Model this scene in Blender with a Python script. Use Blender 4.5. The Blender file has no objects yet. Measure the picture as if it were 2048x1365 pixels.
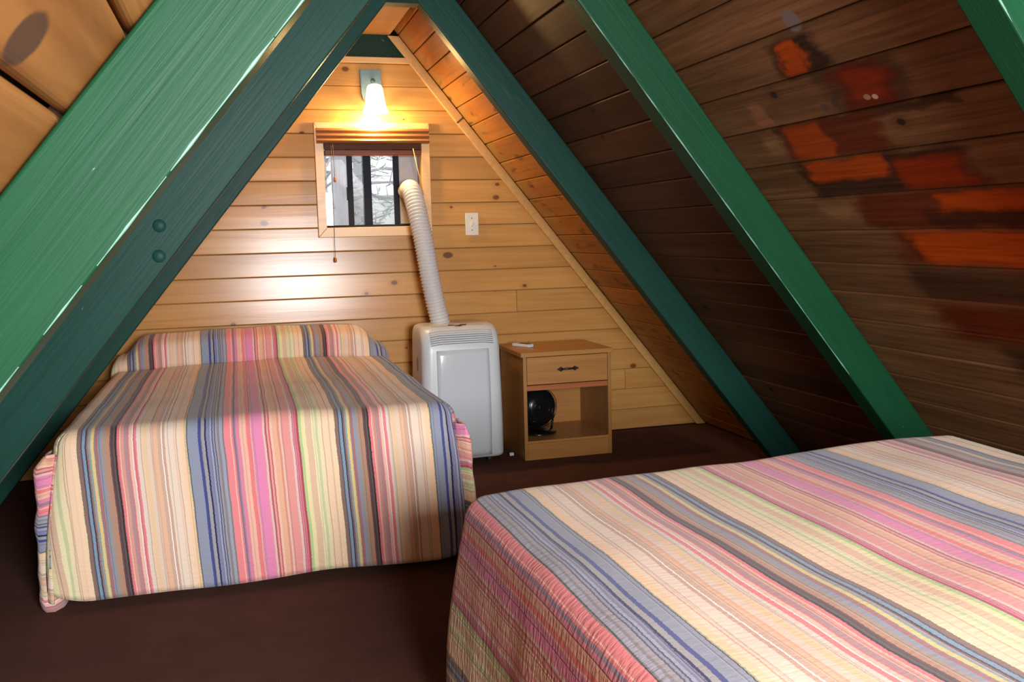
import bpy, bmesh, math, random
from mathutils import Vector, Matrix, noise as mnoise
R = random.Random(7)
S = bpy.context.scene
COL = S.collection

# ------------------------------------------------------------------ camera, world, lights, exposure
H = 1.088                      # eye height above the carpet
cam_d = bpy.data.cameras.new('camera'); cam = bpy.data.objects.new('camera', cam_d); COL.objects.link(cam)
cam_d.sensor_fit = 'HORIZONTAL'; cam_d.sensor_width = 36.0
cam_d.lens = 36.0*1882.4/2048; cam_d.clip_start = .02; cam_d.clip_end = 200
_y, _p, _r = math.radians(16.0759), math.radians(6.54652), math.radians(-1.38674)
fw = Vector((math.sin(_y)*math.cos(_p), math.cos(_y)*math.cos(_p), -math.sin(_p)))
rt = fw.cross(Vector((0, 0, 1))).normalized(); upv = rt.cross(fw)
r2 = rt*math.cos(_r)+upv*math.sin(_r); u2 = upv*math.cos(_r)-rt*math.sin(_r)
cam.matrix_world = Matrix(((r2.x, u2.x, -fw.x, 0), (r2.y, u2.y, -fw.y, 0), (r2.z, u2.z, -fw.z, H), (0, 0, 0, 1)))
S.camera = cam
S.view_settings.view_transform = 'Standard'; S.view_settings.look = 'None'
S.view_settings.exposure = 0.0; S.view_settings.gamma = 1.0; S.view_settings.use_curve_mapping = False

W = bpy.data.worlds.new('overcast_sky'); S.world = W; W.use_nodes = True
bg = W.node_tree.nodes['Background']; bg.inputs[0].default_value = (.90, .95, 1.0, 1); bg.inputs[1].default_value = 1.5

def area_light(name, loc, rot, sx, sy, power, col):
    d = bpy.data.lights.new(name, 'AREA'); d.shape = 'RECTANGLE'; d.size = sx; d.size_y = sy; d.energy = power; d.color = col
    o = bpy.data.objects.new(name, d); COL.objects.link(o); o.location = loc; o.rotation_euler = rot
    return o
# daylight through the glazed door and window of the gable behind the camera
area_light('daylight_rear_window', (.62, -1.08, 1.19), (math.radians(90), 0, 0), .85, .78, 202, (.955, .98, 1.02))

# ------------------------------------------------------------------ helpers
def lin(c):
    c = c/255.0
    return c/12.92 if c <= .04045 else ((c+.055)/1.055)**2.4
def srgb(r, g, b): return (lin(r), lin(g), lin(b), 1)

def link(name, mesh, mat=None, parent=None, mw=None):
    o = bpy.data.objects.new(name, mesh); COL.objects.link(o)
    if mat:
        mesh.materials.append(mat)
    if parent: o.parent = parent
    if mw is not None: o.matrix_world = mw
    return o
def from_bm(name, bm, mat=None, parent=None, loc=None, smooth=False, mw=None):
    me = bpy.data.meshes.new(name); bmesh.ops.recalc_face_normals(bm, faces=bm.faces); bm.to_mesh(me); bm.free()
    if smooth:
        for p in me.polygons: p.use_smooth = True
    o = link(name, me, mat, parent)
    if mw is not None: o.matrix_local = mw
    if loc is not None: o.location = loc
    return o
def box(bm, x0, x1, y0, y1, z0, z1, bev=0.0, seg=1):
    t = bmesh.new()
    bmesh.ops.create_cube(t, size=1)
    for v in t.verts:
        v.co = Vector((x0+(v.co.x+.5)*(x1-x0), y0+(v.co.y+.5)*(y1-y0), z0+(v.co.z+.5)*(z1-z0)))
    if bev: bmesh.ops.bevel(t, geom=t.edges[:], offset=bev, segments=seg, affect='EDGES', profile=.5)
    merge(bm, t); return bm
def merge(bm, t):
    mp = {}
    for v in t.verts: mp[v] = bm.verts.new(v.co)
    for f in t.faces:
        nf = bm.faces.new([mp[v] for v in f.verts]); nf.smooth = f.smooth
    t.free()
def boxo(name, x0, x1, y0, y1, z0, z1, mat, parent=None, bev=.002, seg=1):
    return from_bm(name, box(bmesh.new(), x0, x1, y0, y1, z0, z1, bev, seg), mat, parent)
def prism(bm, pts, axis, a, b):
    """polygon pts extruded along axis ('x','y','z') from a to b"""
    def mk(p, q): return {'x': (q, p[0], p[1]), 'y': (p[0], q, p[1]), 'z': (p[0], p[1], q)}[axis]
    A = [bm.verts.new(mk(p, a)) for p in pts]; B = [bm.verts.new(mk(p, b)) for p in pts]
    n = len(pts); bm.faces.new(A); bm.faces.new(B[::-1])
    for i in range(n): bm.faces.new((A[i], B[i], B[(i+1) % n], A[(i+1) % n]))
    return bm
def lathe(bm, prof, seg=24, axis=Vector((0, 0, 1)), org=Vector((0, 0, 0)), close=False):
    q = Vector((0, 0, 1)).rotation_difference(axis)
    rings = []
    for r, h in prof:
        rings.append([bm.verts.new(org+q @ Vector((r*math.cos(2*math.pi*i/seg), r*math.sin(2*math.pi*i/seg), h))) for i in range(seg)] if r > 1e-6 else [bm.verts.new(org+q @ Vector((0, 0, h)))])
    for a, b in zip(rings, rings[1:]):
        for i in range(seg):
            j = (i+1) % seg
            if len(a) == 1 and len(b) == 1: continue
            f = (a[0], b[i], b[j]) if len(a) == 1 else ((a[i], b[0], a[j]) if len(b) == 1 else (a[i], b[i], b[j], a[j]))
            bm.faces.new(f).smooth = True
    return bm
def tube(bm, pts, rad, seg=8, caps=True):
    pts = [Vector(p) for p in pts]; n = len(pts)
    rr = rad if hasattr(rad, '__len__') else [rad]*n
    prev = None; ref = None; rings = []
    for i, p in enumerate(pts):
        d = (pts[min(i+1, n-1)]-pts[max(i-1, 0)]).normalized()
        if ref is None: ref = d.orthogonal().normalized()
        else: ref = (ref-d*ref.dot(d)).normalized()
        b = d.cross(ref)
        rings.append([bm.verts.new(p+(ref*math.cos(2*math.pi*k/seg)+b*math.sin(2*math.pi*k/seg))*rr[i]) for k in range(seg)])
    for a, b in zip(rings, rings[1:]):
        for k in range(seg): bm.faces.new((a[k], a[(k+1) % seg], b[(k+1) % seg], b[k])).smooth = True
    if caps: bm.faces.new(rings[0][::-1]); bm.faces.new(rings[-1])
    return bm
def tag(o, label=None, cat=None, group=None, kind=None):
    if label: o['label'] = label
    if cat: o['category'] = cat
    if group: o['group'] = group
    if kind: o['kind'] = kind
    return o
def empty(name, loc=(0, 0, 0), rz=0):
    o = bpy.data.objects.new(name, None); COL.objects.link(o); o.location = loc; o.rotation_euler = (0, 0, rz); o.empty_display_size = .1
    return o

# ------------------------------------------------------------------ node helpers
class NT:
    def __init__(s, name):
        s.m = bpy.data.materials.new(name); s.m.use_nodes = True; s.t = s.m.node_tree
        s.b = s.t.nodes['Principled BSDF']
    def n(s, typ, **kw):
        x = s.t.nodes.new(typ)
        for k, v in kw.items(): setattr(x, k, v)
        return x
    def put(s, sock, v):
        if isinstance(v, bpy.types.NodeSocket): s.t.links.new(v, sock)
        else: sock.default_value = v
    def math(s, op, a, b=0.0, c=None, clamp=False):
        x = s.n('ShaderNodeMath', operation=op); x.use_clamp = clamp
        s.put(x.inputs[0], a); s.put(x.inputs[1], b)
        if c is not None: s.put(x.inputs[2], c)
        return x.outputs[0]
    def vmul(s, v, k):
        x = s.n('ShaderNodeVectorMath', operation='MULTIPLY'); s.put(x.inputs[0], v); s.put(x.inputs[1], k); return x.outputs[0]
    def vadd(s, v, k):
        x = s.n('ShaderNodeVectorMath', operation='ADD'); s.put(x.inputs[0], v); s.put(x.inputs[1], k); return x.outputs[0]
    def noise(s, v, scale=1.0, detail=4.0, rough=.55, dist=0.0):
        x = s.n('ShaderNodeTexNoise'); s.put(x.inputs['Vector'], v); x.inputs['Scale'].default_value = scale
        x.inputs['Detail'].default_value = detail; x.inputs['Roughness'].default_value = rough; x.inputs['Distortion'].default_value = dist
        return x.outputs[0]
    def ramp(s, f, stops, interp='LINEAR'):
        x = s.n('ShaderNodeValToRGB'); x.color_ramp.interpolation = interp; e = x.color_ramp.elements
        while len(e) > 1: e.remove(e[-1])
        e[0].position, e[0].color = stops[0]
        for p, c in stops[1:]:
            k = e.new(p); k.color = c
        s.put(x.inputs[0], f); return x.outputs[0]
    def mix(s, f, a, b, mode='MIX'):
        x = s.n('ShaderNodeMix', data_type='RGBA', blend_type=mode); s.put(x.inputs[0], f); s.put(x.inputs[6], a); s.put(x.inputs[7], b); return x.outputs[2]
    def step(s, v, a, b, lo=0.0, hi=1.0):
        x = s.n('ShaderNodeMapRange', interpolation_type='SMOOTHSTEP'); s.put(x.inputs[0], v)
        for i, k in enumerate((a, b, lo, hi)): s.put(x.inputs[i+1], k)
        return x.outputs[0]
    def comb(s, x=0., y=0., z=0.):
        c = s.n('ShaderNodeCombineXYZ')
        for i, k in enumerate((x, y, z)): s.put(c.inputs[i], k)
        return c.outputs[0]
    def sep(s, v):
        c = s.n('ShaderNodeSeparateXYZ'); s.put(c.inputs[0], v); return c.outputs
    def bump(s, h, strength=.3, dist=.01):
        x = s.n('ShaderNodeBump'); x.inputs['Strength'].default_value = strength; x.inputs['Distance'].default_value = dist
        s.put(x.inputs['Height'], h); s.put(s.b.inputs['Normal'], x.outputs[0])
    def hsv(s, col, val):
        x = s.n('ShaderNodeHueSaturation'); s.put(x.inputs['Value'], val); s.put(x.inputs['Color'], col); return x.outputs[0]
    def done(s, col=None, rough=None, spec=None, metal=None, coat=None):
        if col is not None: s.put(s.b.inputs['Base Color'], col)
        if rough is not None: s.put(s.b.inputs['Roughness'], rough)
        if spec is not None: s.put(s.b.inputs['Specular IOR Level'], spec)
        if metal is not None: s.put(s.b.inputs['Metallic'], metal)
        if coat is not None:
            s.b.inputs['Coat Weight'].default_value = coat; s.b.inputs['Coat Roughness'].default_value = .18
        return s.m

def plain(name, col, rough=.5, spec=.5, metal=0.0, var=.08, nscale=30):
    t = NT(name); co = t.n('ShaderNodeTexCoord').outputs['Object']
    f = t.noise(co, nscale, 3)
    c = t.hsv(col, t.math('MULTIPLY_ADD', f, 2*var, 1-var))
    return t.done(c, rough, spec, metal)

def wood(name, dark, light, rough=.45, var=.14, bump=.25, knots=.12, knotcol=(.09, .035, .015, 1), grain=(1.4, 34, 34), broad=.35, extra=None, spec=.5, kscale=(6.5, 9.0), axis='x', coat=None, plane=1):
    """grain runs along the object's local x (or z)"""
    t = NT(name); raw = t.n('ShaderNodeTexCoord').outputs['Object']
    if axis == 'z':
        q = t.sep(raw); raw = t.comb(q[2], q[0], q[1])
    rnd = t.n('ShaderNodeObjectInfo').outputs['Random']
    off = t.comb(t.math('MULTIPLY', rnd, 41.0), t.math('MULTIPLY', rnd, 17.0), t.math('MULTIPLY', rnd, 5.0))
    co = t.vadd(raw, off)
    g = t.noise(t.vmul(co, grain), 1.0, 7, .62, .6)
    b = t.noise(t.vmul(co, (1.1, 7, 7)), 1.0, 3, .5, .4)
    rings = t.noise(t.vmul(co, (.5, 12, 12)), 1.0, 1, .5, 1.5)
    rings = t.math('PINGPONG', t.math('MULTIPLY', rings, 9.0), 1.0)
    f = t.math('ADD', t.math('MULTIPLY', g, .75), t.math('MULTIPLY', rings, .25))
    f = t.math('MULTIPLY_ADD', t.math('SUBTRACT', b, .5), broad*2, f, clamp=True)
    col = t.mix(f, dark, light)
    h = t.math('ADD', g, 0.0)
    if knots:
        q = t.sep(co)
        v = t.n('ShaderNodeTexVoronoi', voronoi_dimensions='2D'); t.put(v.inputs['Vector'], t.comb(t.math('MULTIPLY', q[0], kscale[0]), t.math('MULTIPLY', q[plane], kscale[1]), 0)); v.inputs['Scale'].default_value = 1
        gate = t.math('GREATER_THAN', t.sep(v.outputs['Color'])[0], 1-knots)
        sz = t.math('MULTIPLY_ADD', t.sep(v.outputs['Color'])[1], .09, .035)
        d = t.math('DIVIDE', v.outputs['Distance'], sz)
        k = t.math('MULTIPLY', t.step(d, .6, 1.15, 1.0, 0.0), gate)
        halo = t.math('MULTIPLY', t.math('MULTIPLY', t.step(d, 1.0, 3.2, 1.0, 0.0), gate), .45)
        col = t.mix(halo, col, dark)
        col = t.mix(k, col, knotcol)
    col = t.hsv(col, t.math('MULTIPLY_ADD', rnd, 2*var, 1-var))
    if extra: col = extra(t, raw, col)
    if bump: t.bump(h, bump, .004)
    return t.done(col, rough, spec, None, coat)

# ------------------------------------------------------------------ materials
def stain_masks(t, raw, col):
    q = t.sep(raw)
    n1 = t.noise(t.vmul(raw, (9, 14, 1)), 1.0, 5, .6); n2 = t.noise(t.vadd(t.vmul(raw, (10, 16, 1)), (7.3, 2.1, 0)), 1.0, 5, .6)
    y = t.math('MULTIPLY_ADD', t.math('SUBTRACT', n1, .5), .16, q[0])
    s = t.math('MULTIPLY_ADD', t.math('SUBTRACT', n2, .5), .035, q[1])
    streak = t.noise(t.vmul(raw, (4, 90, 1)), 1.0, 4, .6)
    def rect(col, s0, s1, y0, y1, c, amt=1.0, e=.02):
        es = e*.5
        m = t.math('MULTIPLY', t.math('MULTIPLY', t.step(s, s0-es, s0+es), t.step(s, s1-es, s1+es, 1.0, 0.0)), t.math('MULTIPLY', t.step(y, y0-e, y0+e), t.step(y, y1-e, y1+e, 1.0, 0.0)))
        m = t.math('MULTIPLY', m, t.math('MULTIPLY_ADD', streak, .5, amt-.25), clamp=True)
        return t.mix(m, col, c)
    dk = (.026, .010, .005, 1); red = (.19, .020, .003, 1); ora = (.33, .046, .003, 1); red2 = (.085, .013, .004, 1); blond = (.23, .12, .045, 1); pink = (.27, .11, .05, 1)
    col = rect(col, .935, 1.040, 1.88, 2.07, dk, .95, .03)
    col = rect(col, .945, 1.030, 1.955, 2.045, ora, 1.0, .015)
    col = rect(col, 1.040, 1.161, 1.70, 1.97, dk, .6, .03)
    col = rect(col, 1.045, 1.160, 1.74, 1.93, red2, 1.0, .02)
    col = rect(col, 1.060, 1.140, 1.77, 1.88, red, .7, .03)
    col = rect(col, 1.085, 1.150, 2.24, 2.31, pink, .8, .02)
    col = rect(col, 1.161, 1.185, 1.60, 2.27, dk, .8, .012)
    col = rect(col, 1.163, 1.275, 1.85, 2.25, red2, .9, .03)
    col = rect(col, 1.168, 1.272, 2.07, 2.22, ora, .75, .02)
    col = rect(col, 1.185, 1.240, 2.26, 2.34, blond, .8, .02)
    col = rect(col, 1.280, 1.400, 1.66, 2.27, dk, .9, .03)
    col = rect(col, 1.284, 1.345, 1.93, 2.23, ora, .85, .02)
    col = rect(col, 1.305, 1.395, 1.68, 1.90, red, .9, .03)
    col = rect(col, 1.400, 1.512, 1.10, 2.12, red2, .9, .03)
    col = rect(col, 1.410, 1.466, 1.30, 1.83, ora, .9, .02)
    col = rect(col, 1.465, 1.512, 1.30, 1.90, dk, .7, .03)
    col = rect(col, 1.415, 1.465, 2.15, 2.28, blond, .7, .03)
    col = rect(col, 1.520, 1.632, 1.20, 2.08, red2, .9, .05)
    col = rect(col, 1.524, 1.626, 1.20, 2.00, ora, 1.0, .04)
    col = rect(col, 1.640, 1.750, 1.20, 2.10, dk, .7, .05)
    col = rect(col, 1.755, 1.90, 1.20, 2.10, red2, 1.0, .08)
    col = rect(col, 1.90, 2.00, 1.20, 1.95, dk, .8, .06)
    col = t.hsv(col, t.math('MULTIPLY_ADD', t.noise(t.vmul(raw, (2.5, 70, 1)), 1.0, 6, .65, .8), 1.5, .25))
    # small pale knots and a grey knot
    for (yy, ss, ry, rs, c) in ((1.815, 1.135, .010, .007, (.5, .33, .24, 1)), (1.84, 1.132, .012, .008, (.32, .18, .12, 1)), (1.92, .905, .030, .030, (.17, .13, .12, 1)), (1.955, 1.128, .014, .011, (.05, .03, .025, 1)), (2.00, 1.135, .016, .013, (.07, .045, .035, 1))):
        d = t.math('ADD', t.math('POWER', t.math('DIVIDE', t.math('SUBTRACT', q[0], yy), ry), 2.0), t.math('POWER', t.math('DIVIDE', t.math('SUBTRACT', q[1], ss), rs), 2.0))
        col = t.mix(t.step(d, .6, 1.2, .85, 0.0), col, c)
    return col
def near_knot(t, raw, col):
    q = t.sep(raw)            # local x is minus the room's depth on the left slope
    a = t.math('DIVIDE', t.math('ADD', q[0], .846), .040); b = t.math('DIVIDE', t.math('SUBTRACT', q[1], 1.287), .027)
    wob = t.math('MULTIPLY_ADD', t.noise(t.vmul(raw, (30, 30, 1)), 1, 3), .6, .7)
    d = t.math('MULTIPLY', t.math('ADD', t.math('MULTIPLY', a, a), t.math('MULTIPLY', b, b)), wob)
    return t.mix(t.step(d, .7, 1.25, .9, 0.0), col, (.075, .038, .026, 1))
def trim_edge(t, raw, col):
    """bay next to the gable: unstained pale strip at the plank ends by the trim"""
    q = t.sep(raw)
    n = t.noise(t.vmul(raw, (14, 22, 1)), 1, 4)
    d = t.math('MULTIPLY_ADD', t.math('SUBTRACT', n, .5), .35, t.math('ABSOLUTE', q[0]))
    col = t.mix(t.step(d, 4.50, 4.60, 0.0, .75), col, (.36, .21, .075, 1))
    dk = t.noise(t.vmul(raw, (5, 16, 1)), 1, 4)
    return t.mix(t.step(dk, .56, .70, 0.0, .7), col, (.05, .022, .010, 1))

def big_knot(t, raw, col):
    q = t.sep(raw); wob = t.math('MULTIPLY_ADD', t.noise(t.vmul(raw, (60, 1, 60)), 1, 3), .7, .65)
    a = t.math('DIVIDE', t.math('SUBTRACT', q[0], 1.027), .028); b = t.math('DIVIDE', t.math('SUBTRACT', q[2], .984), .0165)
    d = t.math('MULTIPLY', t.math('ADD', t.math('MULTIPLY', a, a), t.math('MULTIPLY', b, b)), wob)
    return t.mix(t.step(d, .5, 1.3, .85, 0.0), col, (.10, .032, .020, 1))
M = {}
M['pine'] = wood('golden_pine', (.41, .185, .045, 1), (.60, .325, .105, 1), rough=.20, var=.10, bump=.06, knots=.20, knotcol=(.17, .062, .022, 1), broad=.32, kscale=(6.0, 8.5), spec=.26, plane=2, extra=big_knot)
M['pine_trim'] = wood('pine_trim', (.56, .29, .075, 1), (.74, .45, .16, 1), rough=.35, var=.05, bump=.08, knots=.05)
M['roof_dark'] = wood('weathered_brown_plank', (.060, .022, .008, 1), (.160, .068, .025, 1), rough=.50, var=.22, bump=.25, knots=.06, knotcol=(.03, .015, .01, 1), broad=.4, spec=.12)
M['roof_stained'] = wood('water_stained_plank', (.080, .030, .011, 1), (.215, .100, .042, 1), rough=.50, var=.10, bump=.25, knots=.03, knotcol=(.03, .015, .01, 1), broad=.55, extra=stain_masks, spec=.12)
M['roof_orange'] = wood('orange_brown_plank', (.28, .095, .016, 1), (.54, .24, .05, 1), rough=.42, var=.15, bump=.2, knots=.05, broad=.4, extra=trim_edge, spec=.12)
M['roof_pale'] = wood('tan_plank', (.17, .055, .013, 1), (.47, .215, .060, 1), rough=.5, var=.06, bump=.2, knots=0, broad=.5, extra=near_knot, grain=(1.2, 26, 26), spec=.12)
M['roof_mid'] = wood('grey_brown_plank', (.11, .058, .034, 1), (.19, .105, .065, 1), rough=.5, var=.12, bump=.2, knots=.05, spec=.12)
M['dark_gap'] = plain('dark_gap', (.012, .007, .005, 1), .9, .1)

def green(name, base, rough=.44, relief=.35):
    t = NT(name); raw = t.n('ShaderNodeTexCoord').outputs['Object']
    rnd = t.n('ShaderNodeObjectInfo').outputs['Random']
    co = t.vadd(raw, t.comb(t.math('MULTIPLY', rnd, 23.), t.math('MULTIPLY', rnd, 9.), 0))
    g = t.noise(t.vmul(co, (2.2, 75, 75)), 1, 6, .6, .8)
    b = t.noise(t.vmul(co, (2, 7, 7)), 1, 4)
    v = t.n('ShaderNodeTexVoronoi'); t.put(v.inputs['Vector'], t.vmul(co, (2.6, 7, 7))); v.inputs['Scale'].default_value = 1
    kn = t.step(v.outputs['Distance'], .0, .16, 1.0, 0.0)
    col = t.hsv(base, t.math('ADD', t.math('MULTIPLY', b, .5), t.math('MULTIPLY_ADD', g, .5, .5)))
    chips = t.noise(t.vmul(co, (24, 90, 90)), 1, 3)
    col = t.mix(t.step(chips, .745, .78, 0, .5), col, (.42, .50, .44, 1))
    t.bump(t.math('ADD', g, t.math('MULTIPLY', kn, 1.2)), relief, .003)
    return t.done(col, t.math('MULTIPLY_ADD', g, .2, rough-.1), .12)
M['green'] = green('green_gloss_paint', (.0060, .045, .0175, 1))
M['green_teal'] = green('dark_teal_green_paint', (.009, .044, .032, 1))
M['edge_glint'] = plain('painted_edge_highlight', (.13, .27, .20, 1), .4, .4, 0, .45, 60)  # pale green that paints the bright highlight onto the rafter edges
M['green_plate'] = green('dull_green_board', (.010, .030, .019, 1), .6, .15)
M['teal_metal'] = plain('teal_grey_metal', (.115, .185, .20, 1), .42, .5, 0.0, .15, 40)
M['white_plastic'] = plain('white_plastic', (.62, .64, .64, 1), .33, .5, 0, .03)
M['cream_plastic'] = plain('cream_plastic', (.66, .60, .48, 1), .4)
M['grey_plastic'] = plain('grey_plastic', (.16, .17, .18, 1), .4)
M['dark_slot'] = plain('dark_slot', (.03, .032, .035, 1), .6)
M['hose'] = plain('ribbed_white_plastic', (.62, .60, .57, 1), .38)
M['panel_grey'] = plain('light_grey_panel', (.40, .38, .375, 1), .5)
M['black_frame'] = plain('black_aluminium', (.016, .019, .028, 1), .6, .12)
M['black_gloss'] = plain('glossy_black_plastic', (.006, .007, .008, 1), .22)
M['bronze'] = plain('aged_bronze', (.045, .026, .022, 1), .4, .5, .6)
M['oak'] = wood('oak_veneer', (.33, .135, .030, 1), (.50, .235, .062, 1), rough=.36, var=.03, bump=.06, knots=0, grain=(2.5, 60, 60))
M['oak_v'] = wood('oak_veneer_upright', (.28, .115, .026, 1), (.43, .20, .052, 1), rough=.40, var=.03, bump=.06, knots=0, grain=(2.5, 60, 60), axis='z')
M['red_rail'] = wood('reddish_rail', (.26, .055, .010, 1), (.42, .13, .028, 1), rough=.5, var=.02, bump=.1, knots=0, grain=(3, 80, 80))
M['blind'] = wood('brown_blind_wood', (.20, .072, .024, 1), (.30, .125, .045, 1), rough=.28, var=.03, bump=.05, knots=0)
M['blind_dark'] = wood('dark_blind_slat', (.11, .030, .012, 1), (.19, .058, .022, 1), rough=.4, spec=.15, var=.1, bump=.05, knots=0)
M['string'] = plain('string', (.10, .07, .05, 1), .8)
M['straw'] = plain('straw_cord', (.55, .38, .16, 1), .7)
M['tassel'] = plain('orange_wood_tassel', (.42, .13, .03, 1), .35)
M['bark'] = wood('pale_bark', (.42, .40, .41, 1), (.66, .64, .65, 1), rough=.9, var=.1, bump=.4, knots=0, axis='z', grain=(2, 20, 20))
M['needles'] = plain('pale_needles', (.36, .46, .32, 1), .8, .2, 0, .3, 8)
M['ground'] = plain('pale_ground', (.55, .56, .52, 1), .95, .1, 0, .2, 3)
M['mattress'] = plain('mattress_ticking', (.6, .58, .54, 1), .9)
M['metal_leg'] = plain('dark_metal', (.05, .05, .05, 1), .4, .5, .8)

def carpet():
    t = NT('dark_brown_carpet'); co = t.n('ShaderNodeTexCoord').outputs['Object']
    f = t.noise(co, 260, 3, .7); g = t.noise(co, 9, 4)
    c = t.mix(f, (.042, .018, .013, 1), (.17, .074, .050, 1))
    c = t.hsv(c, t.math('MULTIPLY_ADD', g, .5, .75))
    t.bump(f, .7, .006)
    return t.done(c, .95, .1)
M['carpet'] = carpet()
def glass():
    t = NT('window_glass'); nt = t.t
    tr = t.n('ShaderNodeBsdfTransparent'); gl = t.n('ShaderNodeBsdfGlossy'); gl.inputs['Roughness'].default_value = .02
    fr = t.n('ShaderNodeFresnel'); fr.inputs[0].default_value = 1.45
    mx = t.n('ShaderNodeMixShader'); nt.links.new(fr.outputs[0], mx.inputs[0]); nt.links.new(tr.outputs[0], mx.inputs[1]); nt.links.new(gl.outputs[0], mx.inputs[2])
    nt.links.new(mx.outputs[0], nt.nodes['Material Output'].inputs[0]); return t.m
M['glass'] = glass()
def lamp_glass():
    t = NT('lit_frosted_glass')
    t.b.inputs['Emission Color'].default_value = (1, .80, .48, 1); t.b.inputs['Emission Strength'].default_value = 9.0
    return t.done((.9, .88, .82, 1), .4)
M['lamp_glass'] = lamp_glass()

STRIPES=[(0.0000,120,120,80),(0.0027,140,100,95),(0.0119,110,100,105),(0.0155,50,50,60),(0.0183,122,148,172),(0.0302,60,60,75),(0.0347,150,110,105),(0.0412,140,155,155),(0.0503,222,190,108),(0.0623,140,130,130),(0.0669,168,96,95),(0.0761,140,145,162),(0.0900,165,140,122),(0.1039,182,126,92),(0.1196,98,72,72),(0.1261,80,62,64),(0.1298,104,78,74),(0.1373,48,50,50),(0.1438,226,92,100),(0.1550,236,190,160),(0.1587,216,140,122),(0.1709,176,132,132),(0.1840,206,98,105),(0.1896,230,180,156),(0.2018,246,232,220),(0.2047,226,102,106),(0.2179,226,202,182),(0.2329,196,160,140),(0.2358,230,195,150),(0.2424,230,190,138),(0.2575,226,196,170),(0.2765,222,160,122),(0.2822,228,176,134),(0.2975,205,165,136),(0.3108,250,240,232),(0.3147,202,156,128),(0.3252,233,207,182),(0.3588,220,180,150),(0.3617,232,200,170),(0.3665,214,158,120),(0.3704,234,204,172),(0.3848,241,196,146),(0.4052,170,165,130),(0.4081,50,50,60),(0.4110,140,146,165),(0.4518,50,62,136),(0.4626,158,155,156),(0.4772,24,31,86),(0.4831,124,126,156),(0.4929,120,116,140),(0.4969,150,155,182),(0.5047,70,70,102),(0.5087,140,142,162),(0.5146,84,84,104),(0.5185,158,150,156),(0.5284,134,130,136),(0.5343,156,156,172),(0.5462,128,124,126),(0.5521,232,108,112),(0.5779,240,178,154),(0.5819,230,100,108),(0.5878,150,122,146),(0.5998,216,112,142),(0.6138,232,172,142),(0.6238,228,140,125),(0.6278,232,174,142),(0.6398,232,94,90),(0.6538,232,170,165),(0.6599,222,110,140),(0.6669,170,120,182),(0.6699,226,112,162),(0.7002,228,120,135),(0.7053,220,186,176),(0.7144,196,60,80),(0.7205,220,150,130),(0.7286,200,60,76),(0.7347,236,180,150),(0.7429,226,164,124),(0.7632,216,126,92),(0.7714,226,182,160),(0.7796,226,134,122),(0.8145,222,186,176),(0.8248,196,84,102),(0.8289,214,120,130),(0.8320,190,76,96),(0.8361,210,110,122),(0.8413,182,46,76),(0.8495,178,200,124),(0.8620,231,216,154),(0.8785,220,180,140),(0.9035,236,221,166),(0.9181,196,202,146),(0.9285,233,213,160),(0.9453,205,165,130),(0.9495,240,200,155),(0.9747,236,190,150),(0.9789,241,202,158)]
def quilt_mat():
    t = NT('striped_woven_quilt')
    uv = t.n('ShaderNodeUVMap', uv_map='cloth').outputs[0]; q = t.sep(uv)
    rag = t.noise(t.comb(t.math('MULTIPLY', q[0], 30.), t.math('MULTIPLY', q[1], 170.), 0), 1, 3, .7)
    wav = t.noise(t.comb(t.math('MULTIPLY', q[0], 3.), t.math('MULTIPLY', q[1], 5.), 3.), 1, 2)
    u = t.math('MULTIPLY_ADD', t.math('SUBTRACT', rag, .5), .0055, q[0])
    u = t.math('MULTIPLY_ADD', t.math('SUBTRACT', wav, .5), .010, u)
    f = t.math('FRACT', t.math('ADD', t.math('DIVIDE', t.math('ADD', u, .5401), .7505), 8.0))
    n = len(STRIPES); k = 31; col = None
    parts = [STRIPES[i:i+k] for i in range(0, n, k)]
    for i, ps in enumerate(parts):
        a = ps[0][0]; b = parts[i+1][0][0] if i+1 < len(parts) else 1.0
        g = t.math('DIVIDE', t.math('SUBTRACT', f, a), b-a)
        c = t.ramp(g, [((p[0]-a)/(b-a), srgb(*p[1:])) for p in ps], 'CONSTANT')
        col = c if col is None else t.mix(t.math('GREATER_THAN', f, a), col, c)
    weave = t.noise(t.comb(t.math('MULTIPLY', q[0], 900.), t.math('MULTIPLY', q[1], 260.), 0), 1, 2, .6)
    col = t.hsv(col, t.math('MULTIPLY_ADD', weave, .34, .80))
    col.node.inputs['Saturation'].default_value = .86
    # quilting: stitched channels along the stripes, puckered across
    ch = t.math('PINGPONG', t.math('MULTIPLY', q[0], 1/.024), 1.0)
    st = t.step(ch, 0.0, .10, 0.0, 1.0)
    puck = t.noise(t.comb(t.math('MULTIPLY', q[0], 38.), t.math('MULTIPLY', q[1], 105.), 0), 1, 2, .5)
    col = t.hsv(col, t.math('MULTIPLY_ADD', st, .10, .90))
    at = t.n('ShaderNodeAttribute', attribute_name='pucker').outputs['Fac']
    h = t.math('ADD', t.math('MULTIPLY', st, .30), t.math('MULTIPLY', t.math('MULTIPLY', puck, at), 1.0))
    t.bump(h, .75, .006)
    t.b.inputs['Sheen Weight'].default_value = .15
    return t.done(col, .85, .2)
M['quilt'] = quilt_mat()

# ------------------------------------------------------------------ the A-frame shell
XR, ZA = .657, 1.163+H          # ridge
SN, CS = 1.24/math.hypot(1, 1.24), 1/math.hypot(1, 1.24)
YB, YF = 4.70, -1.15            # gable walls
def roof_mat(side):
    X = Vector((0, side, 0)); Y = Vector((side*CS, 0, -SN)); Z = Vector((-side*SN, 0, -CS))
    return Matrix(((X.x, Y.x, Z.x, XR), (X.y, Y.y, Z.y, 0), (X.z, Y.z, Z.z, ZA), (0, 0, 0, 1)))
def roof_x(side, z, d=0.0): # x of the slope (offset d inward) at height z
    return XR+side*((ZA-z)/1.24-d/SN)

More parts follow.
